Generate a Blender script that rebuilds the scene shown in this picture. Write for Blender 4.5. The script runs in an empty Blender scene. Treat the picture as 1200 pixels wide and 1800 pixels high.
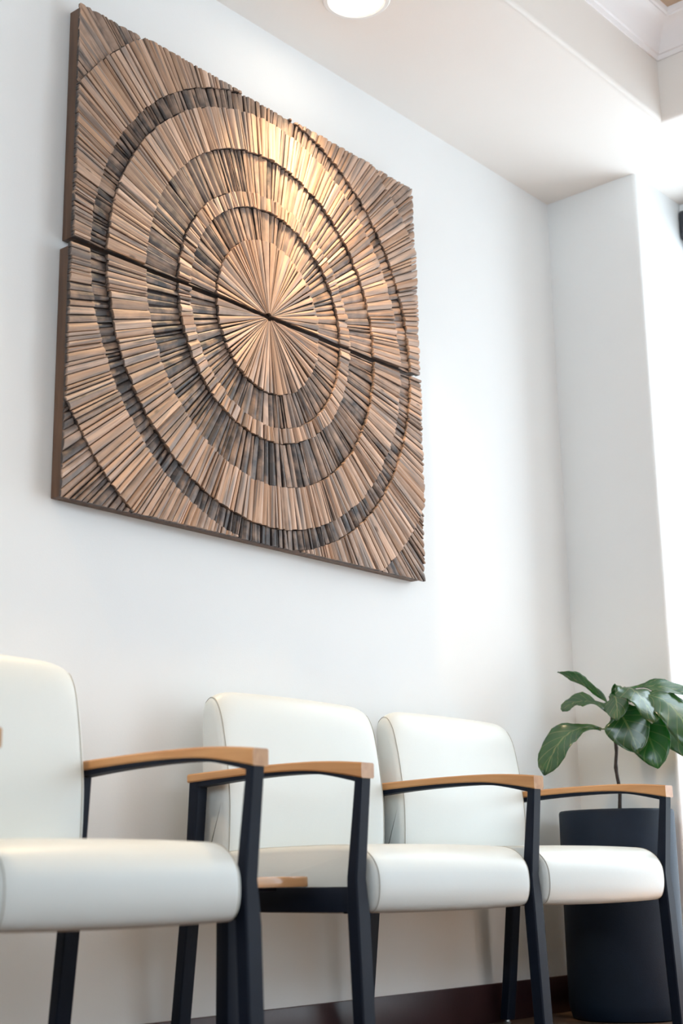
import bpy, bmesh, math, random
from mathutils import Vector, Matrix

random.seed(7)
S = bpy.context.scene
COL = S.collection

# ------------------------------------------------------------------ camera
cam_d = bpy.data.cameras.new('camera')
cam = bpy.data.objects.new('camera', cam_d)
COL.objects.link(cam)
S.camera = cam
CR = Vector((0.6525, -0.7577, -0.0156)); CU = Vector((-0.1784, -0.1736, 0.9685)); CF = Vector((0.7365, 0.6292, 0.2484))
cm = Matrix((CR, CU, -CF)).transposed().to_4x4()
cm.translation = Vector((0.0, -2.5213, 0.42))
cam.matrix_world = cm
cam_d.sensor_fit = 'VERTICAL'
cam_d.sensor_height = 36.0
cam_d.lens = 49.875
cam_d.clip_start = 0.05
cam_d.dof.use_dof = True
cam_d.dof.focus_distance = 3.75
cam_d.dof.aperture_fstop = 3.2

# ------------------------------------------------------------------ sky, window portals, exposure
SKY = 6.5
w = bpy.data.worlds.new('sky'); S.world = w; w.use_nodes = True
bg = w.node_tree.nodes['Background']
bg.inputs[0].default_value = (0.77, 0.90, 1.0, 1.0)
bg.inputs[1].default_value = SKY
sun_d = bpy.data.lights.new('sun', 'SUN'); sun_d.energy = 50.0; sun_d.color = (1.0, 0.90, 0.76); sun_d.angle = math.radians(0.6)
sun = bpy.data.objects.new('sun', sun_d); COL.objects.link(sun)
sun.rotation_euler = Vector((-0.33, -0.12, -0.94)).to_track_quat('-Z', 'Y').to_euler()   # high sun beyond the end windows
S.cycles.max_bounces = 8; S.cycles.glossy_bounces = 3; S.cycles.transmission_bounces = 3
S.cycles.caustics_reflective = False; S.cycles.caustics_refractive = False
S.view_settings.view_transform = 'Standard'
S.view_settings.look = 'None'
S.view_settings.gamma = 1.0
S.view_settings.use_curve_mapping = False
S.view_settings.exposure = 0.04

# room measures (metres): the art wall is y = 0, x runs along it to the window end
H = 2.805                # soffit height
XC = 4.146               # end pier face
YP = -0.362              # pier width
XW = 4.50                # window plane
XB, YB = -3.2, -6.2      # walls behind and opposite
TX0, TX1, TY0, TY1 = -2.2, 3.897, -5.2, -0.605   # tray opening
TZ = 3.14


def portal(name, loc, normal, sx, sy):
    l = bpy.data.lights.new(name, 'AREA'); l.shape = 'RECTANGLE'; l.size = sx; l.size_y = sy
    l.cycles.is_portal = True
    o = bpy.data.objects.new(name, l); COL.objects.link(o)
    o.location = loc
    o.rotation_euler = Vector(normal).to_track_quat('-Z', 'Y').to_euler()
    return o


# added high window band in the unseen opposite wall, for frontal fill (x from, x to, z from, z to)
HIGH = (-2.6, 2.4, 1.90, 2.70)
portal('window_portal', ((HIGH[0] + HIGH[1]) / 2, YB - 0.14, (HIGH[2] + HIGH[3]) / 2), (0, 1, 0), HIGH[1] - HIGH[0], HIGH[3] - HIGH[2])
# added window band in the wall behind the camera, brightens the pier (y from, y to, z from, z to)
REAR = (-5.9, -0.7, 1.35, 2.70)
portal('window_portal', (XB - 0.14, (REAR[0] + REAR[1]) / 2, (REAR[2] + REAR[3]) / 2), (1, 0, 0), REAR[3] - REAR[2], REAR[1] - REAR[0])
# glazed bays of the end wall: (y from, y to)
BAYS = ((-1.20, YP), (-2.75, -1.65), (-4.30, -3.20))
for y0, y1 in BAYS:
    portal('window_portal', (XW + 0.10, (y0 + y1) / 2, 1.42), (-1, 0, 0), 2.72, y1 - y0)

# ------------------------------------------------------------------ materials


def new_mat(name):
    m = bpy.data.materials.new(name); m.use_nodes = True
    nt = m.node_tree
    return m, nt, nt.nodes['Principled BSDF']


def paint(name, c, rough=0.55, var=0.03, scale=6.0, bump=0.02, bscale=180.0, metal=0.0, spec=0.5, coat=0.0):
    m, nt, b = new_mat(name)
    n = nt.nodes.new('ShaderNodeTexNoise'); n.inputs['Scale'].default_value = scale; n.inputs['Detail'].default_value = 4
    tc = nt.nodes.new('ShaderNodeTexCoord'); nt.links.new(tc.outputs['Object'], n.inputs['Vector'])
    r = nt.nodes.new('ShaderNodeValToRGB')
    r.color_ramp.elements[0].position = 0.3; r.color_ramp.elements[1].position = 0.7
    r.color_ramp.elements[0].color = tuple(x * (1 - var) for x in c) + (1,)
    r.color_ramp.elements[1].color = tuple(min(1, x * (1 + var)) for x in c) + (1,)
    nt.links.new(n.outputs['Fac'], r.inputs['Fac']); nt.links.new(r.outputs['Color'], b.inputs['Base Color'])
    b.inputs['Roughness'].default_value = rough; b.inputs['Metallic'].default_value = metal
    b.inputs['Specular IOR Level'].default_value = spec
    b.inputs['Coat Weight'].default_value = coat
    if bump:
        n2 = nt.nodes.new('ShaderNodeTexNoise'); n2.inputs['Scale'].default_value = bscale; n2.inputs['Detail'].default_value = 3
        nt.links.new(tc.outputs['Object'], n2.inputs['Vector'])
        bp = nt.nodes.new('ShaderNodeBump'); bp.inputs['Strength'].default_value = bump; bp.inputs['Distance'].default_value = 0.01
        nt.links.new(n2.outputs['Fac'], bp.inputs['Height']); nt.links.new(bp.outputs['Normal'], b.inputs['Normal'])
    return m


def grain_wood(name, c0, c1, stretch, rough=0.4, coat=0.0, scale=1.0):
    m, nt, b = new_mat(name)
    tc = nt.nodes.new('ShaderNodeTexCoord'); mp = nt.nodes.new('ShaderNodeMapping')
    mp.inputs['Scale'].default_value = stretch
    nt.links.new(tc.outputs['Object'], mp.inputs['Vector'])
    n = nt.nodes.new('ShaderNodeTexNoise'); n.inputs['Scale'].default_value = scale; n.inputs['Detail'].default_value = 6
    n.inputs['Distortion'].default_value = 0.6
    nt.links.new(mp.outputs['Vector'], n.inputs['Vector'])
    r = nt.nodes.new('ShaderNodeValToRGB')
    r.color_ramp.elements[0].position = 0.32; r.color_ramp.elements[1].position = 0.68
    r.color_ramp.elements[0].color = c0 + (1,); r.color_ramp.elements[1].color = c1 + (1,)
    nt.links.new(n.outputs['Fac'], r.inputs['Fac']); nt.links.new(r.outputs['Color'], b.inputs['Base Color'])
    b.inputs['Roughness'].default_value = rough; b.inputs['Coat Weight'].default_value = coat
    bp = nt.nodes.new('ShaderNodeBump'); bp.inputs['Strength'].default_value = 0.05; bp.inputs['Distance'].default_value = 0.005
    nt.links.new(n.outputs['Fac'], bp.inputs['Height']); nt.links.new(bp.outputs['Normal'], b.inputs['Normal'])
    return m


def slat_wood():
    """weathered split wood: uv = metres across / along the slat, attribute tone = (char, hue, lightness)"""
    m, nt, b = new_mat('weathered_slat_wood')
    L = nt.links.new
    uv = nt.nodes.new('ShaderNodeUVMap'); uv.uv_map = 'grain'
    at = nt.nodes.new('ShaderNodeAttribute'); at.attribute_name = 'tone'
    sp = nt.nodes.new('ShaderNodeSeparateColor'); L(at.outputs['Color'], sp.inputs['Color'])

    def noise(sx, sy, detail, dist=0.0):
        mp = nt.nodes.new('ShaderNodeMapping'); mp.inputs['Scale'].default_value = (sx, sy, 1)
        L(uv.outputs['UV'], mp.inputs['Vector'])
        n = nt.nodes.new('ShaderNodeTexNoise'); n.inputs['Scale'].default_value = 1.0
        n.inputs['Detail'].default_value = detail; n.inputs['Distortion'].default_value = dist
        L(mp.outputs['Vector'], n.inputs['Vector']); return n

    def math_(op, a, bb, clamp=False):
        x = nt.nodes.new('ShaderNodeMath'); x.operation = op; x.use_clamp = clamp
        for i, q in enumerate((a, bb)):
            if isinstance(q, (int, float)): x.inputs[i].default_value = q
            else: L(q, x.inputs[i])
        return x.outputs[0]

    def mix(f, a, bb):
        x = nt.nodes.new('ShaderNodeMix'); x.data_type = 'RGBA'
        if isinstance(f, (int, float)): x.inputs[0].default_value = f
        else: L(f, x.inputs[0])
        for i, q in ((6, a), (7, bb)):
            if isinstance(q, tuple): x.inputs[i].default_value = q + (1,)
            else: L(q, x.inputs[i])
        return x.outputs[2]
    n1 = noise(160, 7, 5, 0.4)      # fine grain
    n2 = noise(70, 4, 3, 0.3)       # broad streaks
    n3 = noise(22, 22, 4)           # blotches
    base = mix(sp.outputs['Green'], (0.57, 0.345, 0.215), (0.70, 0.49, 0.37))
    g = nt.nodes.new('ShaderNodeMapRange'); L(n1.outputs['Fac'], g.inputs[0])
    g.inputs[1].default_value = 0.3; g.inputs[2].default_value = 0.7; g.inputs[3].default_value = 0.0; g.inputs[4].default_value = 0.45
    base = mix(g.outputs[0], base, (0.20, 0.105, 0.06))
    # grey weathering in streaks
    s = nt.nodes.new('ShaderNodeMapRange'); L(n2.outputs['Fac'], s.inputs[0])
    s.inputs[1].default_value = 0.50; s.inputs[2].default_value = 0.62; s.inputs[3].default_value = 0.0; s.inputs[4].default_value = 0.78
    base = mix(s.outputs[0], base, (0.19, 0.165, 0.155))
    # char stain
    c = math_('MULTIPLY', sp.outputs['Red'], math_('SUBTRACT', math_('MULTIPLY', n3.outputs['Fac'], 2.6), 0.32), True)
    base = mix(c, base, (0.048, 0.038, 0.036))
    hs = nt.nodes.new('ShaderNodeHueSaturation'); L(base, hs.inputs['Color'])
    L(math_('ADD', 0.75, math_('MULTIPLY', sp.outputs['Blue'], 0.5)), hs.inputs['Value'])
    # knots
    vo = nt.nodes.new('ShaderNodeTexVoronoi'); mp = nt.nodes.new('ShaderNodeMapping'); mp.inputs['Scale'].default_value = (16, 7, 1)
    L(uv.outputs['UV'], mp.inputs['Vector']); L(mp.outputs['Vector'], vo.inputs['Vector']); vo.inputs['Scale'].default_value = 1.0
    k = nt.nodes.new('ShaderNodeMapRange'); L(vo.outputs['Distance'], k.inputs[0])
    k.inputs[1].default_value = 0.04; k.inputs[2].default_value = 0.09; k.inputs[3].default_value = 0.7; k.inputs[4].default_value = 0.0
    L(mix(k.outputs[0], hs.outputs['Color'], (0.09, 0.055, 0.035)), b.inputs['Base Color'])
    b.inputs['Roughness'].default_value = 0.55
    bp = nt.nodes.new('ShaderNodeBump'); bp.inputs['Strength'].default_value = 0.5; bp.inputs['Distance'].default_value = 0.004
    L(math_('ADD', n1.outputs['Fac'], n2.outputs['Fac']), bp.inputs['Height']); L(bp.outputs['Normal'], b.inputs['Normal'])
    return m


def leaf_mat():
    m, nt, b = new_mat('fig_leaf')
    L = nt.links.new
    uv = nt.nodes.new('ShaderNodeUVMap'); uv.uv_map = 'leaf'
    sx = nt.nodes.new('ShaderNodeSeparateXYZ'); L(uv.outputs['UV'], sx.inputs[0])

    def M_(op, a, bb=0.0, clamp=False):
        x = nt.nodes.new('ShaderNodeMath'); x.operation = op; x.use_clamp = clamp
        for i, q in enumerate((a, bb)):
            if isinstance(q, (int, float)): x.inputs[i].default_value = q
            else: L(q, x.inputs[i])
        return x.outputs[0]
    au = M_('ABSOLUTE', sx.outputs[0])
    rib = M_('LESS_THAN', au, 0.045)
    ph = M_('FRACT', M_('SUBTRACT', M_('MULTIPLY', sx.outputs[1], 7.0), M_('MULTIPLY', M_('POWER', au, 0.8), 1.9)))
    vein = M_('LESS_THAN', M_('ABSOLUTE', M_('SUBTRACT', ph, 0.5)), 0.055)
    ve = M_('MAXIMUM', rib, M_('MULTIPLY', vein, 0.7))
    n = nt.nodes.new('ShaderNodeTexNoise'); n.inputs['Scale'].default_value = 25; n.inputs['Detail'].default_value = 4
    tc = nt.nodes.new('ShaderNodeTexCoord'); L(tc.outputs['Object'], n.inputs['Vector'])
    r = nt.nodes.new('ShaderNodeValToRGB')
    r.color_ramp.elements[0].position = 0.3; r.color_ramp.elements[1].position = 0.75
    r.color_ramp.elements[0].color = (0.018, 0.062, 0.022, 1); r.color_ramp.elements[1].color = (0.05, 0.125, 0.035, 1)
    L(n.outputs['Fac'], r.inputs['Fac'])
    mx = nt.nodes.new('ShaderNodeMix'); mx.data_type = 'RGBA'; L(ve, mx.inputs[0]); L(r.outputs['Color'], mx.inputs[6])
    mx.inputs[7].default_value = (0.20, 0.29, 0.10, 1)
    L(mx.outputs[2], b.inputs['Base Color'])
    b.inputs['Roughness'].default_value = 0.2; b.inputs['Specular IOR Level'].default_value = 1.0
    bp = nt.nodes.new('ShaderNodeBump'); bp.inputs['Strength'].default_value = 0.5; bp.inputs['Distance'].default_value = 0.004
    bp.invert = True
    bl = M_('ADD', ve, M_('MULTIPLY', n.outputs['Fac'], 0.4))
    L(bl, bp.inputs['Height']); L(bp.outputs['Normal'], b.inputs['Normal'])
    t = nt.nodes.new('ShaderNodeBsdfTranslucent'); t.inputs['Color'].default_value = (0.07, 0.42, 0.09, 1)
    ms = nt.nodes.new('ShaderNodeMixShader'); ms.inputs[0].default_value = 0.32
    L(b.outputs[0], ms.inputs[1]); L(t.outputs[0], ms.inputs[2])
    L(ms.outputs[0], nt.nodes['Material Output'].inputs['Surface'])
    return m


def glass_mat():
    m, nt, b = new_mat('window_glass')
    t = nt.nodes.new('ShaderNodeBsdfTransparent'); g = nt.nodes.new('ShaderNodeBsdfGlossy'); g.inputs['Roughness'].default_value = 0.02
    ms = nt.nodes.new('ShaderNodeMixShader')
    ms.inputs[0].default_value = 0.04; nt.links.new(t.outputs[0], ms.inputs[1]); nt.links.new(g.outputs[0], ms.inputs[2])
    nt.links.new(ms.outputs[0], nt.nodes['Material Output'].inputs['Surface'])
    nt.nodes.remove(b)
    return m


def glow_mat(name, c, s):
    m, nt, b = new_mat(name)
    b.inputs['Base Color'].default_value = (0.9, 0.9, 0.9, 1)
    b.inputs['Emission Color'].default_value = c + (1,); b.inputs['Emission Strength'].default_value = s
    return m


def plank_floor():
    m, nt, b = new_mat('floor_wood')
    tc = nt.nodes.new('ShaderNodeTexCoord')
    br = nt.nodes.new('ShaderNodeTexBrick'); br.inputs['Scale'].default_value = 1.0
    br.inputs['Color1'].default_value = (0.15, 0.093, 0.06, 1); br.inputs['Color2'].default_value = (0.14, 0.085, 0.055, 1)
    br.inputs['Mortar'].default_value = (0.15, 0.08, 0.05, 1); br.inputs['Mortar Size'].default_value = 0.002
    br.inputs['Brick Width'].default_value = 1.2; br.inputs['Row Height'].default_value = 0.15
    nt.links.new(tc.outputs['Object'], br.inputs['Vector'])
    nt.links.new(br.outputs['Color'], b.inputs['Base Color'])
    b.inputs['Roughness'].default_value = 0.35
    return m


M_WALL = paint('wall_paint', (0.83, 0.835, 0.83), 0.6, 0.01, 3, 0.03, 220)
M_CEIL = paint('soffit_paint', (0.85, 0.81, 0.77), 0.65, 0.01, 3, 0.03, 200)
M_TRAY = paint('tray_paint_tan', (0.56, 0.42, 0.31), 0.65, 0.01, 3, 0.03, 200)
M_CROWN = paint('crown_white', (0.90, 0.88, 0.89), 0.4, 0.01, 3, 0.0)
M_BASEB = paint('baseboard_maroon', (0.040, 0.014, 0.016), 0.4, 0.15, 8, 0.02, 90)
M_FLOOR = plank_floor()
M_ALU = paint('window_aluminium', (0.55, 0.55, 0.55), 0.4, 0.02, 5, 0.0, metal=0.6)
M_DARKALU = paint('shade_box_dark', (0.02, 0.022, 0.03), 0.45, 0.05, 5, 0.0)
M_GLASS = glass_mat()
M_SLAT = slat_wood()
M_SIDE = grain_wood('panel_side_wood', (0.075, 0.037, 0.021), (0.15, 0.078, 0.044), (60, 60, 5), 0.5)
M_BACK = paint('panel_backing_dark', (0.035, 0.02, 0.014), 0.8, 0.1, 20, 0.05)
M_VINYL = paint('cream_vinyl', (0.665, 0.695, 0.68), 0.36, 0.012, 5, 0.05, 420, spec=0.5)
M_SEAM = paint('seam_thread', (0.36, 0.34, 0.28), 0.6, 0.05, 60, 0.05)
M_BLACK = paint('black_powder_coat', (0.004, 0.008, 0.018), 0.55, 0.08, 30, 0.03, 500, spec=0.18)
M_ARM = grain_wood('beech_arm', (0.44, 0.205, 0.072), (0.56, 0.295, 0.12), (40, 4, 40), 0.38, 0.15)
M_GLIDE = paint('steel_glide', (0.5, 0.5, 0.5), 0.35, 0.03, 30, 0.0, metal=0.9)
M_TABLE = grain_wood('table_wood', (0.50, 0.25, 0.10), (0.64, 0.36, 0.18), (4, 40, 40), 0.25, 0.4)
M_POT = paint('dark_navy_pot', (0.005, 0.013, 0.028), 0.65, 0.12, 14, 0.08, 350, spec=0.25)
M_SOIL = paint('soil', (0.03, 0.02, 0.013), 0.9, 0.4, 60, 0.8, 90)
M_TRUNK = paint('fig_bark', (0.030, 0.020, 0.018), 0.75, 0.35, 70, 0.5, 120)
M_STALK = paint('fig_stalk', (0.10, 0.17, 0.06), 0.5, 0.1, 40, 0.05)
M_LEAF = leaf_mat()
M_TRIM = paint('white_trim', (0.86, 0.85, 0.83), 0.35, 0.01, 5, 0.0)
M_LENS = glow_mat('lamp_lens', (1.0, 0.90, 0.76), 14.0)

# ------------------------------------------------------------------ helpers


def link(name, me, mat, parent=None, smooth=None):
    me.materials.clear(); me.materials.append(mat)
    if smooth is not None:
        me.polygons.foreach_set('use_smooth', [True] * len(me.polygons))
        me.set_sharp_from_angle(angle=math.radians(smooth))
    o = bpy.data.objects.new(name, me); COL.objects.link(o)
    if parent: o.parent = parent
    return o


def obj(name, bm, mat, parent=None, smooth=None):
    bmesh.ops.recalc_face_normals(bm, faces=bm.faces)
    me = bpy.data.meshes.new(name); bm.to_mesh(me); bm.free()
    return link(name, me, mat, parent, smooth)


def tag(o, label, cat, group=None):
    o['label'] = label; o['category'] = cat
    if group: o['group'] = group
    return o


def struct(o, label=None):
    o['kind'] = 'structure'
    if label: o['label'] = label
    return o


def thing(name, label, cat, loc=(0, 0, 0), group=None):
    o = bpy.data.objects.new(name, None); COL.objects.link(o)
    o.location = loc; o.empty_display_size = 0.05
    return tag(o, label, cat, group)


def add_box(bm, a, b, bev=0.0, seg=2):
    t = bmesh.new()
    bmesh.ops.create_cube(t, size=1.0)
    for v in t.verts:
        v.co = Vector([(a[i] + b[i]) / 2 + v.co[i] * abs(b[i] - a[i]) for i in range(3)])
    if bev:
        bmesh.ops.bevel(t, geom=list(t.edges), offset=bev, segments=seg, profile=0.5, affect='EDGES')
    me = bpy.data.meshes.new('tmp'); t.to_mesh(me); t.free(); bm.from_mesh(me); bpy.data.meshes.remove(me)


def box(name, a, b, mat, parent=None, bev=0.0, seg=2):
    bm = bmesh.new(); add_box(bm, a, b, bev, seg)
    return obj(name, bm, mat, parent, 35 if bev else None)


def add_loft(bm, rings, cap=True):
    """rings: lists of points, closed loops of equal length"""
    vs = [[bm.verts.new(p) for p in r] for r in rings]
    n = len(rings[0])
    for a, b in zip(vs, vs[1:]):
        for i in range(n):
            bm.faces.new((a[i], a[(i + 1) % n], b[(i + 1) % n], b[i]))
    if cap:
        bm.faces.new(list(reversed(vs[0]))); bm.faces.new(vs[-1])


def add_tube(bm, pts, r, seg=8):
    pts = [Vector(p) for p in pts]; rings = []
    for i, p in enumerate(pts):
        d = (pts[min(i + 1, len(pts) - 1)] - pts[max(i - 1, 0)]).normalized()
        a = d.cross(Vector((0.31, 0.87, 0.4))).normalized(); b = d.cross(a)
        rr = r[i] if isinstance(r, (list, tuple)) else r
        rings.append([p + (a * math.cos(k * 2 * math.pi / seg) + b * math.sin(k * 2 * math.pi / seg)) * rr for k in range(seg)])
    add_loft(bm, rings)


def add_lathe(bm, prof, seg=48, c=(0, 0, 0)):
    vs = []
    for r, z in prof:
        vs.append([bm.verts.new((c[0] + r * math.cos(k * 2 * math.pi / seg), c[1] + r * math.sin(k * 2 * math.pi / seg), c[2] + z)) for k in range(seg)]
                  if r > 1e-6 else [bm.verts.new((c[0], c[1], c[2] + z))])
    for a, b in zip(vs, vs[1:]):
        for i in range(seg):
            j = (i + 1) % seg
            if len(a) == 1 and len(b) == 1: continue
            if len(a) == 1: bm.faces.new((a[0], b[i], b[j]))
            elif len(b) == 1: bm.faces.new((a[i], a[j], b[0]))
            else: bm.faces.new((a[i], a[j], b[j], b[i]))


def smooth_poly(pts, n=6, closed=True):
    """Catmull-Rom through points"""
    out = []; N = len(pts)
    for i in range(N if closed else N - 1):
        g = lambda k: Vector(pts[k % N]) if closed else Vector(pts[max(0, min(N - 1, k))])
        p0, p1, p2, p3 = g(i - 1), g(i), g(i + 1), g(i + 2)
        for k in range(n):
            t = k / n
            out.append(0.5 * (2 * p1 + (p2 - p0) * t + (2 * p0 - 5 * p1 + 4 * p2 - p3) * t * t + (3 * p1 - p0 - 3 * p2 + p3) * t ** 3))
    if not closed: out.append(Vector(pts[-1]))
    return out


def inset_poly(poly, d):
    """move each point of a closed 2-D polygon inward by d"""
    n = len(poly); area = sum(poly[i][0] * poly[(i + 1) % n][1] - poly[(i + 1) % n][0] * poly[i][1] for i in range(n))
    s = 1 if area > 0 else -1; out = []
    for i in range(n):
        a, b = Vector(poly[i - 1]), Vector(poly[(i + 1) % n]); t = (b - a)
        if t.length < 1e-9: out.append(Vector(poly[i])); continue
        t.normalize(); out.append(Vector(poly[i]) + Vector((-t.y, t.x)) * s * d)
    return out


# ------------------------------------------------------------------ the room
T = 0.12
ZT = 3.35
struct(box('floor', (XB - T, YB - T, -0.1), (XW + 0.08, T, 0.0), M_FLOOR), 'warm tan wood floor')
struct(box('wall_left', (XB - T, 0.0, 0.0), (XW + 0.08, T, ZT), M_WALL), 'off-white wall behind the chairs')
for nm, a, b in (('wall_back_head', (XB - T, YB - T, REAR[3]), (XB, 0.0, ZT)), ('wall_back_sill', (XB - T, YB - T, 0.0), (XB, 0.0, REAR[2])),
                 ('wall_back_far', (XB - T, YB - T, REAR[2]), (XB, REAR[0], REAR[3])), ('wall_back_near', (XB - T, REAR[1], REAR[2]), (XB, 0.0, REAR[3]))):
    struct(box(nm, a, b, M_WALL))
# end pier with rounded drywall corner
struct(box('wall_end', (XC, YP, -0.02), (XW + 0.08, 0.05, ZT), M_WALL, bev=0.014, seg=4), 'white pier between the art wall and the window recess')
struct(box('wall_end_far', (XC, YB - T, 0.0), (XW + 0.08, BAYS[2][0], ZT), M_WALL, bev=0.014, seg=4))
struct(box('wall_end_middle', (XC, BAYS[1][1], -0.02), (XW + 0.08, BAYS[0][0], ZT), M_WALL, bev=0.014, seg=4))
struct(box('wall_end_inner', (XC, BAYS[2][1], -0.02), (XW + 0.08, BAYS[1][0], ZT), M_WALL, bev=0.014, seg=4))
struct(box('wall_end_head', (XW - 0.02, BAYS[2][0], 2.775), (XW + 0.08, YP, ZT), M_WALL))
struct(box('wall_end_sill', (XW - 0.02, BAYS[2][0], 0.0), (XW + 0.08, YP, 0.06), M_WALL))
for nm, a, b in (('wall_right_head', (XB, YB - T, HIGH[3]), (XC, YB, ZT)), ('wall_right_sill', (XB, YB - T, 0.0), (XC, YB, HIGH[2])),
                 ('wall_right_near', (XB, YB - T, HIGH[2]), (HIGH[0], YB, HIGH[3])), ('wall_right_far', (HIGH[1], YB - T, HIGH[2]), (XC, YB, HIGH[3]))):
    struct(box(nm, a, b, M_WALL))

# soffit ring with tray opening, rounded lower edge
bm = bmesh.new()
ox0, ox1, oy0, oy1 = XB - T, XW + 0.08, YB - T, T
o4 = [bm.verts.new(p) for p in ((ox0, oy0, H), (ox1, oy0, H), (ox1, oy1, H), (ox0, oy1, H))]
i4 = [bm.verts.new(p) for p in ((TX0, TY0, H), (TX1, TY0, H), (TX1, TY1, H), (TX0, TY1, H))]
u4 = [bm.verts.new((v.co.x, v.co.y, ZT)) for v in i4]
for k in range(4):
    j = (k + 1) % 4
    bm.faces.new((o4[k], o4[j], i4[j], i4[k])); bm.faces.new((i4[k], i4[j], u4[j], u4[k]))
es = [e for e in bm.edges if e.verts[0] in i4 and e.verts[1] in i4]
bmesh.ops.bevel(bm, geom=es, offset=0.022, segments=5, profile=0.5, affect='EDGES')
struct(obj('ceiling_soffit', bm, M_CEIL, None, 40), 'beige lowered ceiling band around the raised tray')
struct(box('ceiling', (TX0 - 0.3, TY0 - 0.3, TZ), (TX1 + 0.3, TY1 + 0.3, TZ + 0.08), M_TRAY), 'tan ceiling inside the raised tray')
struct(box('ceiling_roof', (ox0, oy0, ZT), (ox1, oy1, ZT + 0.1), M_CEIL))
# crown moulding inside the tray
prof = [(0.0, 3.030), (0.006, 3.028), (0.010, 3.034), (0.012, 3.041), (0.018, 3.043), (0.022, 3.050), (0.026, 3.056),
        (0.033, 3.070), (0.045, 3.088), (0.060, 3.102), (0.078, 3.112), (0.090, 3.116), (0.091, 3.122), (0.098, 3.124), (0.102, 3.132), (0.102, TZ)]
bm = bmesh.new()
rings = []
for d, z in prof:
    rings.append([(TX0 + d, TY0 + d, z), (TX1 - d, TY0 + d, z), (TX1 - d, TY1 - d, z), (TX0 + d, TY1 - d, z)])
add_loft(bm, rings, cap=False)
struct(obj('trim_1', bm, M_CROWN, None, 30), 'white crown moulding around the ceiling tray')

# baseboards
struct(box('baseboard_left', (XB, -0.013, 0.0), (XC, 0.0, 0.108), M_BASEB, bev=0.003), 'dark maroon baseboard along the art wall')
struct(box('baseboard_end', (XC - 0.013, YP - 0.002, 0.0), (XC + 0.001, -0.013, 0.108), M_BASEB, bev=0.003))
struct(box('baseboard_reveal', (XC - 0.013, YP - 0.013, 0.0), (XW - 0.03, YP, 0.108), M_BASEB, bev=0.003))


def window(name, horiz, a0, a1, z0, z1, p, divs, mat):
    """horiz 'y': window in plane x = p spanning y; 'x': plane y = p spanning x"""
    def bx(nm, s0, s1, q0, q1, d0, d1, m, par):
        if horiz == 'y': return box(nm, (p + d0, s0, q0), (p + d1, s1, q1), m, par, 0.003 if m is not M_GLASS else 0)
        return box(nm, (s0, p + d0, q0), (s1, p + d1, q1), m, par, 0.003 if m is not M_GLASS else 0)
    f = 0.05
    root = bpy.data.objects.new(name, None); COL.objects.link(root); struct(root)
    bx('window_frame', a0, a1, z0, z0 + f, 0, 0.06, mat, root); bx('window_frame', a0, a1, z1 - f, z1, 0, 0.06, mat, root)
    bx('window_frame', a0, a0 + f, z0 + f, z1 - f, 0, 0.06, mat, root); bx('window_frame', a1 - f, a1, z0 + f, z1 - f, 0, 0.06, mat, root)
    w_ = (a1 - a0 - 2 * f) / divs
    for k in range(divs):
        s0 = a0 + f + k * w_
        if k: bx('mullion', s0 - 0.022, s0 + 0.022, z0 + f, z1 - f, 0, 0.06, mat, root)
        bx('pane', s0 + (0.022 if k else 0), s0 + w_ - (0.022 if k < divs - 1 else 0), z0 + f, z1 - f, 0.026, 0.032, M_GLASS, root)
    return root


for k, (y0, y1) in enumerate(BAYS):
    wn = window('window_%d' % (k + 1), 'y', y0, y1, 0.06, 2.775, XW, 1, M_ALU)
    if k == 0: wn['label'] = 'tall bright window in the recess beside the pier'
window('window_5', 'y', REAR[0], REAR[1], REAR[2], REAR[3], XB - 0.09, 3, M_ALU)  # added out of view to light the pier face
window('window_4', 'x', HIGH[0], HIGH[1], HIGH[2], HIGH[3], YB - 0.07, 5, M_ALU)  # added out of view as fill light on the art wall
# roller shade box at the head of the nearest window
y0, y1 = BAYS[0]
t = thing('roller_shade', 'dark roller shade box at the top of the tall window', 'shade', (XW - 0.022, (y0 + y1) / 2, 2.66))
bm = bmesh.new(); hw = (y1 - y0) / 2 - 0.006
rp = [(-0.02, 0.0), (0.02, 0.0), (0.02, 0.112), (-0.012, 0.112), (-0.02, 0.10)]
add_loft(bm, [[(x, yy, z) for x, z in rp] for yy in (-hw, hw)])
obj('shade_box', bm, M_DARKALU, t)
bm = bmesh.new(); add_tube(bm, [(0.0, -hw + 0.02, -0.012), (0.0, hw - 0.02, -0.012)], 0.012, 10)
obj('hem_bar', bm, M_DARKALU, t, 40)

# ------------------------------------------------------------------ recessed ceiling lamp over the art


def downlight(x, y, label):
    t = thing('recessed_ceiling_lamp', label, 'lamp', (x, y, H), 'recessed ceiling lamps')
    bm = bmesh.new()
    add_lathe(bm, [(0.078, 0.0), (0.076, -0.004), (0.082, -0.007), (0.092, -0.006), (0.096, -0.002), (0.096, 0.0)], 56)
    obj('trim_ring', bm, M_TRIM, t, 30)
    bm = bmesh.new(); add_lathe(bm, [(0.079, -0.002), (0.072, -0.0006), (0.0, -0.0006)], 56)
    obj('lens', bm, M_LENS, t, 30)
    l = bpy.data.lights.new('lamp_beam', 'SPOT'); l.energy = 95; l.color = (1.0, 0.73, 0.44)
    l.spot_size = math.radians(96); l.spot_blend = 0.75; l.shadow_soft_size = 0.055
    o = bpy.data.objects.new('lamp_beam', l); COL.objects.link(o); o.parent = t
    o.location = (0, 0, -0.02)
    return t


downlight(2.704, -0.297, 'round white recessed lamp glowing in the ceiling above the wooden art')
downlight(0.85, -0.297, 'added recessed ceiling lamp out of view, warming the closest armchair')  # added lamp outside the view, warm light for the near chair

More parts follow.
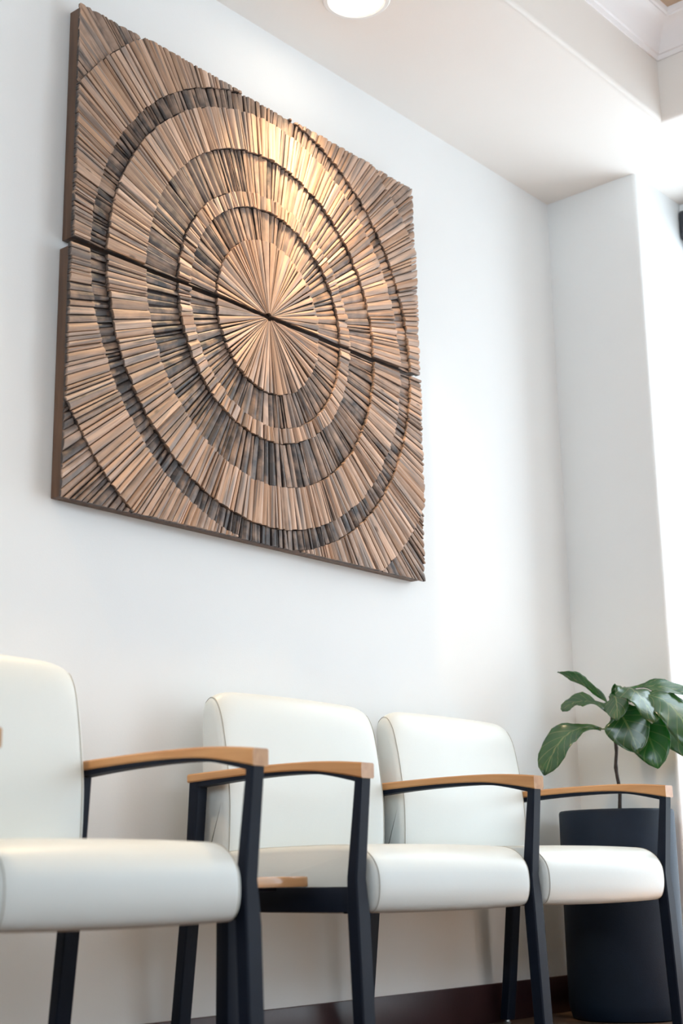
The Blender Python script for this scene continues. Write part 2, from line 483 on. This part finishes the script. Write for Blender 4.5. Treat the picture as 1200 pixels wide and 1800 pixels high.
# ------------------------------------------------------------------ wooden sunburst art: two panels of radial slats
AC = (2.602, 1.885)                              # centre of the rings (x, z)
RX = [0.0, 0.199, 0.292, 0.334, 0.443, 0.565, 0.617, 0.781, 1.05]
RZ = [0.0, 0.217, 0.308, 0.350, 0.470, 0.584, 0.638, 0.783, 1.05]
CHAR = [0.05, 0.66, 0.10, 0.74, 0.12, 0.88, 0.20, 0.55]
LEVEL = [0.0170, 0.0085, 0.0165, 0.0080, 0.0168, 0.0080, 0.0155, 0.0085]
FRONT = -0.040                                   # front of the backing board


def clip(poly, axis, val, keep_greater):
    out = []
    for i in range(len(poly)):
        a, b = poly[i - 1], poly[i]
        ia = (a[axis] >= val) == keep_greater; ib = (b[axis] >= val) == keep_greater
        if ia != ib:
            t_ = (val - a[axis]) / (b[axis] - a[axis])
            out.append(tuple(a[k] + (b[k] - a[k]) * t_ for k in range(len(a))))
        if ib: out.append(b)
    return out


def slat_geom(a0, a1, ring, rect, rnd):
    """one slat as polygons of (x, z, height, u, v)"""
    gap = 0.0010
    j0 = rnd.uniform(-0.0015, 0.0015) if ring else 0.0; j1 = rnd.uniform(-0.002, 0.002)
    lev = LEVEL[ring] + rnd.uniform(-0.0016, 0.0016)
    tilt = rnd.choice((-1, 1)) * rnd.uniform(0.0003, 0.0027)
    crown = rnd.uniform(0.0015, 0.0042)
    us = [0.0, 0.14, 0.38, 0.64, 0.87, 1.0]
    rm = max(0.05, (RX[ring] + min(RX[ring + 1], 0.9)) / 2)
    wid = (a1 - a0) * rm
    ox, ov = rnd.uniform(0, 50), rnd.uniform(0, 50)
    lines = []
    slope = rnd.uniform(-0.002, 0.002)
    for u in us:
        ga = gap / rm
        an = a0 + ga + (a1 - a0 - 2 * ga) * u
        h = lev + tilt * (u - 0.5) * 2 - crown * (abs(u - 0.5) * 2) ** 2.5 + rnd.uniform(-0.0006, 0.0006)
        ca, sa = math.cos(an), math.sin(an)
        rad = lambda k: (RX[k] * RZ[k]) / math.hypot(RZ[k] * ca, RX[k] * sa) if RX[k] else 0.0
        r0 = max(rad(ring) + j0 + 0.0005, 0.012 if ring == 0 else 0); r1 = rad(ring + 1) + j1 - 0.0005
        f0 = 0.5 if ring == 0 else 1.0
        lines.append(((AC[0] + r0 * ca, AC[1] + r0 * sa, (lev - 0.004) if ring == 0 else h - slope, ox + u * wid * f0, ov + r0),
                      (AC[0] + r1 * ca, AC[1] + r1 * sa, h + slope, ox + u * wid, ov + r1)))
    x0, x1, z0, z1 = rect
    jit = lambda: rnd.uniform(0.0, 0.0022)
    lim = ((0, x0 - jit(), True), (0, x1 + jit(), False), (1, z0, True), (1, z1 + jit(), False))
    polys = []
    for A, B in zip(lines, lines[1:]):
        p = [A[0], A[1], B[1], B[0]]
        for ax, val, g in lim:
            p = clip(p, ax, val, g)
            if len(p) < 3: break
        if len(p) >= 3: polys.append(p)
    ar = 0.0
    for p in polys:
        ar += abs(sum(p[i][0] * p[(i + 1) % len(p)][1] - p[(i + 1) % len(p)][0] * p[i][1] for i in range(len(p)))) / 2
    fade = 0.78 + 0.27 * math.cos((a0 + a1) / 2 - math.radians(225))      # darker towards the lower left of the wheel, lighter opposite
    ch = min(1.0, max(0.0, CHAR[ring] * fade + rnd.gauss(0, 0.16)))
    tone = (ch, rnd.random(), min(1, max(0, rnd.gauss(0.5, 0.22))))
    return polys, ar, tone


def slat_mesh(name, items):
    bm = bmesh.new()
    uvl = bm.loops.layers.uv.new('grain'); tl = bm.verts.layers.float_color.new('tone')
    for polys, ar, tone in items:
        vd = {}; ec = {}; uvs = {}; faces = []
        for p in polys:
            vs = []
            for q in p:
                k = (round(q[0], 5), round(q[1], 5))
                if k not in vd:
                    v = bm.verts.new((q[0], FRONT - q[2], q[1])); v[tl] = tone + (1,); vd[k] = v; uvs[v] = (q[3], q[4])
                if not vs or vd[k] is not vs[-1]: vs.append(vd[k])
            if len(vs) > 1 and vs[0] is vs[-1]: vs.pop()
            if len(vs) < 3 or len(set(vs)) != len(vs): continue
            try: f = bm.faces.new(vs)
            except ValueError: continue
            f.smooth = True
            faces.append(f)
            for l in f.loops: l[uvl].uv = uvs[l.vert]
        low = {}
        fs = set(faces)
        bnd = [e for e in {e for f in faces for e in f.edges} if len([f for f in e.link_faces if f in fs]) == 1]
        for e in bnd:
            a, b = e.verts
            for v in (a, b):
                if v not in low:
                    n = bm.verts.new((v.co.x, FRONT, v.co.z)); n[tl] = (1.6,) + tone[1:] + (1,); low[v] = n; uvs[n] = (uvs[v][0], uvs[v][1] + 0.01)
            try: f = bm.faces.new((a, b, low[b], low[a]))
            except ValueError: continue
            for l in f.loops: l[uvl].uv = uvs[l.vert]
    bmesh.ops.recalc_face_normals(bm, faces=bm.faces)
    me = bpy.data.meshes.new(name); bm.to_mesh(me); bm.free()
    me.set_sharp_from_angle(angle=math.radians(40))
    return me


def art_panel(rect, upper, label):
    x0, x1, z0, z1 = rect
    rnd = random.Random(11 if upper else 23)
    t = thing('wooden_art_panel', label, 'wall art', ((x0 + x1) / 2, 0.0, z0), 'wooden sunburst wall art in two panels')
    off = Vector((-(x0 + x1) / 2, 0, -z0))
    e = 0.004; b = 0.018

    def bx(nm, p, q, m):
        o = box(nm, Vector(p) + off, Vector(q) + off, m, t, 0.0015 if m is M_SIDE else 0)
        return o
    bx('frame_board', (x0 + e, FRONT, z0 + e), (x0 + e + b, -0.001, z1 - e), M_SIDE)
    bx('frame_board', (x1 - e - b, FRONT, z0 + e), (x1 - e, -0.001, z1 - e), M_SIDE)
    bx('frame_board', (x0 + e + b, FRONT, z0 + e), (x1 - e - b, -0.001, z0 + e + b), M_SIDE)
    bx('frame_board', (x0 + e + b, FRONT, z1 - e - b), (x1 - e - b, -0.001, z1 - e), M_SIDE)
    bx('backing_board', (x0 + e + b, FRONT - 0.001, z0 + e + b), (x1 - e - b, FRONT + 0.012, z1 - e - b), M_BACK)
    items = []
    lo, hi = (0.0, math.pi) if upper else (math.pi, 2 * math.pi)
    for ring in range(8):
        rm = [0.16, 0.25, 0.32, 0.39, 0.50, 0.59, 0.70, 0.86][ring]
        n = int(math.pi * rm / (0.0140 if ring == 0 else 0.0160))
        ws = [rnd.uniform(0.5, 1.5) for _ in range(n)]; s = sum(ws); a = lo
        for wd in ws:
            a1 = a + wd / s * math.pi
            g = slat_geom(a, a1, ring, rect, rnd)
            if g[1] > 4e-5: items.append(g)
            a = a1
    items.sort(key=lambda g: -g[1])
    k = 300 if len(items) > 300 else len(items)
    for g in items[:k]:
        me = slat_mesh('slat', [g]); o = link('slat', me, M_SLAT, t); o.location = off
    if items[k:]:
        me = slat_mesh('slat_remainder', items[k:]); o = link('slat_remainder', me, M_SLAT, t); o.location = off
        o['kind'] = 'stuff'
    print('panel slats', len(items))
    return t


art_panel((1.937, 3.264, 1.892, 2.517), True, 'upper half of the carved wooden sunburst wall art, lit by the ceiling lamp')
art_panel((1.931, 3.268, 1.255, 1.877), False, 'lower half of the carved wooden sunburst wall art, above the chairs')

# ------------------------------------------------------------------ chairs
FRONT_POST = [(-0.596, 0.630), (-0.594, 0.603), (-0.570, 0.415), (-0.573, 0.34), (-0.583, 0.13), (-0.589, 0.012),
              (-0.618, 0.012), (-0.613, 0.13), (-0.604, 0.34), (-0.5975, 0.415), (-0.614, 0.603), (-0.616, 0.630)]
REAR_POST = [(-0.099, 0.634), (-0.094, 0.55), (-0.088, 0.45), (-0.076, 0.338), (-0.050, 0.104), (-0.038, 0.012),
             (-0.066, 0.012), (-0.078, 0.104), (-0.104, 0.338), (-0.116, 0.45), (-0.124, 0.55), (-0.130, 0.634)]
HALF_W = {0.012: 0.019, 0.104: 0.0195, 0.13: 0.0195, 0.338: 0.020, 0.34: 0.020, 0.415: 0.0165}


def post_mesh(prof):
    n = len(prof) // 2
    bm = bmesh.new(); rings = []
    for k in range(n):
        (y0, z0), (y1, z1) = prof[k], prof[-1 - k]
        hw = HALF_W.get(z0, 0.0165)
        c = 0.003
        rings.append([(-hw + c, y0, z0), (hw - c, y0, z0), (hw, y0 - c, z0), (hw, y1 + c, z1), (hw - c, y1, z1), (-hw + c, y1, z1), (-hw, y1 + c, z1), (-hw, y0 - c, z0)])
    add_loft(bm, rings)
    return bm


def make_side_frame(root, x):
    """arm frame in the plane x (local): two legs, rails and the wooden armrest"""
    def put(nm, bm, m, par=None, sm=None):
        for v in bm.verts: v.co.x += x
        return obj(nm, bm, m, par or root, sm)
    for pr in (FRONT_POST, REAR_POST):
        lg = put('leg', post_mesh(pr), M_BLACK, None, 30)
        y = (pr[5][0] + pr[6][0]) / 2
        bm = bmesh.new(); add_lathe(bm, [(0.0, 0.0), (0.011, 0.0), (0.012, 0.003), (0.008, 0.006), (0.007, 0.013), (0.0, 0.013)], 16, (0, y, 0))
        put('glide', bm, M_GLIDE, lg, 40)
    bm = bmesh.new(); add_box(bm, (-0.0135, -0.578, 0.347), (0.0135, -0.09, 0.398), 0.003)
    put('side_rail', bm, M_BLACK, None, 35)
    # black strap under the arm
    top = smooth_poly([(-0.112, 0.6325), (-0.25, 0.6385), (-0.40, 0.6410), (-0.50, 0.6365), (-0.605, 0.6165)], 6, False)
    bot = smooth_poly([(-0.112, 0.6205), (-0.25, 0.6295), (-0.40, 0.6335), (-0.50, 0.6290), (-0.605, 0.6075)], 6, False)
    bm = bmesh.new()
    add_loft(bm, [[(-0.0155, a.x, a.y), (0.0155, a.x, a.y), (0.0155, b.x, b.y), (-0.0155, b.x, b.y)] for a, b in zip(top, bot)])
    put('arm_strap', bm, M_BLACK, None, 40)
    # wooden armrest
    top = smooth_poly([(-0.098, 0.6510), (-0.20, 0.6545), (-0.33, 0.6575), (-0.46, 0.6575), (-0.55, 0.6535), (-0.619, 0.6470)], 6, False)
    bot = smooth_poly([(-0.098, 0.6320), (-0.20, 0.6365), (-0.33, 0.6405), (-0.46, 0.6385), (-0.55, 0.6275), (-0.619, 0.6150)], 6, False)
    bm = bmesh.new(); rings = []
    hw, c = 0.0205, 0.003
    for a, b in zip(top, bot):
        rings.append([(-hw + c, a.x, a.y), (hw - c, a.x, a.y), (hw, a.x, a.y - c), (hw, b.x, b.y + c), (hw - c, b.x, b.y), (-hw + c, b.x, b.y), (-hw, b.x, b.y + c), (-hw, a.x, a.y - c)])
    add_loft(bm, rings)
    put('armrest', bm, M_ARM, None, 30)


BACK_PROF = smooth_poly([(-0.088, 0.425), (-0.087, 0.60), (-0.087, 0.78), (-0.089, 0.825), (-0.099, 0.842), (-0.113, 0.8465), (-0.129, 0.836),
                         (-0.1445, 0.80), (-0.156, 0.74), (-0.168, 0.66), (-0.1745, 0.58), (-0.170, 0.47), (-0.152, 0.425), (-0.118, 0.418)], 5)
SEAT_PROF = smooth_poly([(-0.115, 0.350), (-0.105, 0.38), (-0.105, 0.440), (-0.115, 0.466), (-0.16, 0.476), (-0.27, 0.4815), (-0.40, 0.4835),
                         (-0.50, 0.4835), (-0.552, 0.479), (-0.583, 0.463), (-0.602, 0.438), (-0.608, 0.408), (-0.605, 0.372), (-0.590, 0.349),
                         (-0.55, 0.345), (-0.40, 0.345), (-0.25, 0.346)], 4)


def upholstered(name, prof, x0, x1, root, edge, bulge, corner=0.0):
    """cushion lofted across its width with rounded, piped ends"""
    w_ = x1 - x0; N = len(prof)
    cy = sum(p.x for p in prof) / N; cz = sum(p.y for p in prof) / N
    st = [(0.0, edge * 1.0), (edge * 0.30, edge * 0.42), (edge * 0.7, edge * 0.12), (edge * 1.2, 0.0)]
    xs = [(x0 + a, i, 0) for a, i in st]
    for f in (0.02, 0.045, 0.075, 0.115, 0.17, 0.25, 0.35, 0.5, 0.65, 0.75, 0.83, 0.885, 0.925, 0.955, 0.98):
        xs.append((x0 + edge * 1.2 + (w_ - 2.4 * edge) * f, 0.0, math.sin(math.pi * f) ** 0.6))
    xs += [(x1 - a, i, 0) for a, i in reversed(st)]
    def drop(x):        # rounded top corners
        d = min(x - x0, x1 - x)
        if not corner or d >= corner: return 0.0
        return 0.40 * corner * (1 - math.sqrt(max(0.0, 1 - (1 - d / corner) ** 2)))

    def ramp(z):
        k = min(1.0, max(0.0, (z - 0.70) / 0.14)); return k * k * (3 - 2 * k)
    bm = bmesh.new(); rings = []
    for x, i, bl in xs:
        p = inset_poly(prof, i - bulge * bl) if (i or bl) else prof
        dr = drop(x)
        rings.append([(x, q.x, q.y - dr * ramp(q.y)) for q in p])
    add_loft(bm, rings)
    o = obj(name, bm, M_VINYL, root, 42)
    # stitched seams just inside both side edges
    for xx in (x0 + edge * 1.0, x1 - edge * 1.0):
        bm = bmesh.new()
        p = inset_poly(prof, -0.0002); dr = drop(xx)
        inner = [[(xx + o_, q.x, q.y - dr * ramp(q.y)) for q in pp] for o_, pp in ((-0.0011, p), (0, inset_poly(prof, -0.0010)), (0.0011, p))]
        add_loft(bm, inner, cap=False)
        obj('seam', bm, M_SEAM, o, 60)
    return o


def seat_unit(root, xa, xb):
    """seat and backrest between frames centred on xa and xb"""
    upholstered('backrest', BACK_PROF, xa + 0.030, xb - 0.034, root, 0.012, 0.006, 0.08)
    upholstered('seat', SEAT_PROF, xa + 0.033, xb - 0.031, root, 0.012, 0.004)
    bm = bmesh.new(); add_box(bm, (xa + 0.0135, -0.56, 0.352), (xb - 0.0135, -0.535, 0.344), 0.001)
    add_box(bm, (xa + 0.0135, -0.16, 0.352), (xb - 0.0135, -0.135, 0.344), 0.001)
    obj('seat_rail', bm, M_BLACK, root, 35)
    bm = bmesh.new(); add_box(bm, (xa + 0.0165, -0.118, 0.445), (xb - 0.0165, -0.098, 0.47), 0.002)
    obj('back_rail', bm, M_BLACK, root, 35)


a = thing('armchair', 'cream vinyl armchair with wooden arms, largest and closest, cut off by the photo edge', 'chair', (1.583, -0.098, 0))
make_side_frame(a, -0.293); make_side_frame(a, 0.293); seat_unit(a, -0.293, 0.293)
b = thing('two_seat_armchair', 'cream vinyl two-seat chair sharing a middle arm, between small table and dark planter', 'chair', (2.944, 0, 0))
make_side_frame(b, -0.647); make_side_frame(b, -0.003); make_side_frame(b, 0.648)
seat_unit(b, -0.647, -0.003); seat_unit(b, -0.003, 0.648)

# ------------------------------------------------------------------ small pedestal table between the chairs
t = thing('side_table', 'small low table with glossy wooden top between the armchair and the two-seat chair', 'table', (2.135, -0.375, 0))
pts = []
hx, hy, r = 0.128, 0.122, 0.03
for cx, cy, a0 in ((hx - r, hy - r, 0), (-hx + r, hy - r, 90), (-hx + r, -hy + r, 180), (hx - r, -hy + r, 270)):
    for k in range(7):
        an = math.radians(a0 + k * 15); pts.append(Vector((cx + r * math.cos(an), cy + r * math.sin(an))))
bm = bmesh.new()
add_loft(bm, [[(q.x, q.y, z) for q in inset_poly(pts, d)] for d, z in ((0.004, 0.399), (0.001, 0.400), (0.0, 0.403), (0.0, 0.416), (0.001, 0.4195), (0.004, 0.4205))])
obj('table_top', bm, M_TABLE, t, 35)
bm = bmesh.new(); add_box(bm, (-0.018, -0.018, 0.012), (0.018, 0.018, 0.392), 0.004); obj('pedestal', bm, M_BLACK, t, 35)
bm = bmesh.new(); add_box(bm, (-0.07, -0.07, 0.391), (0.07, 0.07, 0.399), 0.002); obj('mounting_plate', bm, M_BLACK, t, 35)
bm = bmesh.new(); add_box(bm, (-0.105, -0.105, 0.0), (0.105, 0.105, 0.012), 0.004); obj('base_plate', bm, M_BLACK, t, 35)

# ------------------------------------------------------------------ potted fiddle leaf fig
PC = Vector((3.907, -0.268, 0))
t = thing('potted_fig', 'fiddle leaf fig in a tall dark cylindrical planter beside the window pier', 'plant', PC)
bm = bmesh.new()
R_ = 0.1735
add_lathe(bm, [(0.0, 0.0), (R_ - 0.018, 0.0), (R_ - 0.011, 0.004), (R_ - 0.003, 0.030), (R_, 0.045), (R_, 0.592), (R_ - 0.002, 0.598), (R_ - 0.005, 0.600),
               (R_ - 0.010, 0.599), (R_ - 0.013, 0.595), (R_ - 0.013, 0.54), (0.0, 0.54)], 72)
pot = obj('planter', bm, M_POT, t, 40)
bm = bmesh.new()
add_lathe(bm, [(0.0, 0.556), (0.05, 0.557), (0.1, 0.553), (0.14, 0.549), (R_ - 0.0125, 0.548), (R_ - 0.0125, 0.538), (0.0, 0.538)], 40)
obj('soil', bm, M_SOIL, pot, 60)
RV = Vector((0.5001, -0.866, 0)); TV = Vector((-0.866, -0.5001, 0)); ZV = Vector((0, 0, 1))


def L3(p): return RV * p[0] + TV * p[1] + ZV * p[2]


bm = bmesh.new()
tp = smooth_poly([(0.016, 0.0, 0.545), (0.012, 0, 0.60), (0.015, 0.004, 0.66), (0.008, -0.003, 0.73), (0.013, 0.002, 0.79), (0.004, 0, 0.85), (0.006, 0.002, 0.90), (0.004, 0, 0.95)], 5, False)
add_tube(bm, [L3(p) for p in tp], [0.0062 - 0.0022 * i / len(tp) + 0.0012 * (i % 5 == 0) for i in range(len(tp))], 10)
obj('trunk', bm, M_TRUNK, t, 60)


def leaf(base, ctrl, tip, half, nrm, root=(0.005, 0, 0.9), fold=0.12, wave=0.010, seed=0, broad=0.62):
    rnd = random.Random(seed)
    B, Cc, E_ = L3(base), L3(ctrl), L3(tip); N0 = L3(nrm).normalized()
    nv, nu = 18, 10
    bm = bmesh.new(); uvl = bm.loops.layers.uv.new('leaf')
    grid = []; uvd = {}
    p1, p2 = rnd.uniform(0, 6), rnd.uniform(0, 6)
    for i in range(nv + 1):
        v = i / nv
        c = B * (1 - v) ** 2 + Cc * 2 * v * (1 - v) + E_ * v * v
        d = ((Cc - B) * (1 - v) + (E_ - Cc) * v).normalized()
        s = d.cross(N0).normalized(); n = s.cross(d)
        # fiddle outline: narrow shoulder, waist, broad rounded end
        wv = half * (max(0.0, math.sin(math.pi * min(1, v ** (math.log(0.5) / math.log(broad))))) ** 0.62)
        wv *= 1 - 0.22 * math.exp(-((v - 0.30) / 0.13) ** 2)
        if i == 0: wv = half * 0.05
        if i == nv: wv = half * 0.03
        row = []
        for j in range(nu + 1):
            u = -1 + 2 * j / nu
            q = c + s * (u * wv) + n * (fold * abs(u) ** 1.3 * wv + wave * abs(u) ** 2 * math.sin(v * 13 + p1 + (2.0 if u > 0 else 0) + p2))
            q += n * 0.0022 * math.cos((v * 7 - abs(u) ** 0.8 * 1.9) * 2 * math.pi) * (1 - abs(u) * 0.4) * min(1, wv / 0.03)
            vt = bm.verts.new(q); uvd[vt] = (u, v); row.append(vt)
        grid.append(row)
    for i in range(nv):
        for j in range(nu):
            f = bm.faces.new((grid[i][j], grid[i][j + 1], grid[i + 1][j + 1], grid[i + 1][j]))
            for l in f.loops: l[uvl].uv = uvd[l.vert]
    me = bpy.data.meshes.new('leaf'); bm.to_mesh(me); bm.free()
    o = link('leaf', me, M_LEAF, t, 70)
    so = o.modifiers.new('thickness', 'SOLIDIFY'); so.thickness = 0.0012; so.offset = 0
    bm = bmesh.new(); add_tube(bm, [L3(root), L3(root) * 0.45 + B * 0.55 + ZV * 0.006, B + (Cc - B) * 0.06], [0.0032, 0.0026, 0.0022], 8)
    obj('stalk', bm, M_STALK, o, 60)
    return o


leaf((-0.030, 0.02, 0.845), (-0.150, 0.05, 0.885), (-0.208, 0.06, 0.708), 0.060, (-0.45, 0.75, 0.55), (0.006, 0, 0.838), 0.10, 0.006, 1, 0.66)
leaf((-0.002, 0.00, 0.925), (-0.060, -0.01, 0.995), (-0.155, -0.02, 1.034), 0.027, (-0.50, -0.30, 0.8), (0.005, 0, 0.90), 0.35, 0.004, 2)
leaf((-0.004, -0.03, 0.905), (-0.075, -0.06, 0.975), (-0.150, -0.05, 0.917), 0.045, (0.15, 0.50, 0.85), (0.005, 0, 0.885), 0.15, 0.006, 3)
leaf((0.010, 0.02, 0.962), (0.085, 0.10, 1.000), (0.130, 0.15, 0.850), 0.074, (0.45, 0.45, 0.77), (0.005, 0, 0.92), -0.12, 0.012, 4, 0.58)
leaf((0.012, 0.03, 0.900), (0.040, 0.07, 0.905), (0.078, 0.075, 0.765), 0.070, (-0.15, 0.95, 0.25), (0.006, 0, 0.89), 0.05, 0.006, 11, 0.56)
leaf((0.030, -0.01, 0.965), (0.150, 0.00, 1.000), (0.275, 0.02, 0.930), 0.052, (-0.1, 0.45, 0.9), (0.005, 0, 0.935), 0.08, 0.006, 5)
leaf((0.060, 0.03, 0.930), (0.190, 0.10, 0.985), (0.245, 0.12, 0.760), 0.070, (0.25, 0.65, 0.7), (0.006, 0, 0.90), -0.06, 0.007, 6)
leaf((0.040, -0.02, 0.870), (0.115, 0.00, 0.890), (0.135, 0.02, 0.722), 0.066, (-0.25, 0.9, 0.25), (0.006, 0, 0.86), 0.06, 0.005, 7)
leaf((0.060, -0.04, 0.890), (0.190, -0.06, 0.910), (0.250, -0.07, 0.750), 0.062, (0.1, 0.9, 0.4), (0.006, 0, 0.875), 0.06, 0.006, 8)
leaf((0.010, -0.03, 0.940), (0.060, -0.12, 1.000), (0.120, -0.20, 0.960), 0.055, (0.0, 0.3, 0.95), (0.005, 0, 0.92), 0.10, 0.006, 9)
leaf((0.000, 0.02, 0.930), (0.030, 0.09, 0.975), (0.020, 0.13, 0.860), 0.045, (-0.5, 0.75, 0.5), (0.005, 0, 0.91), 0.05, 0.006, 10)
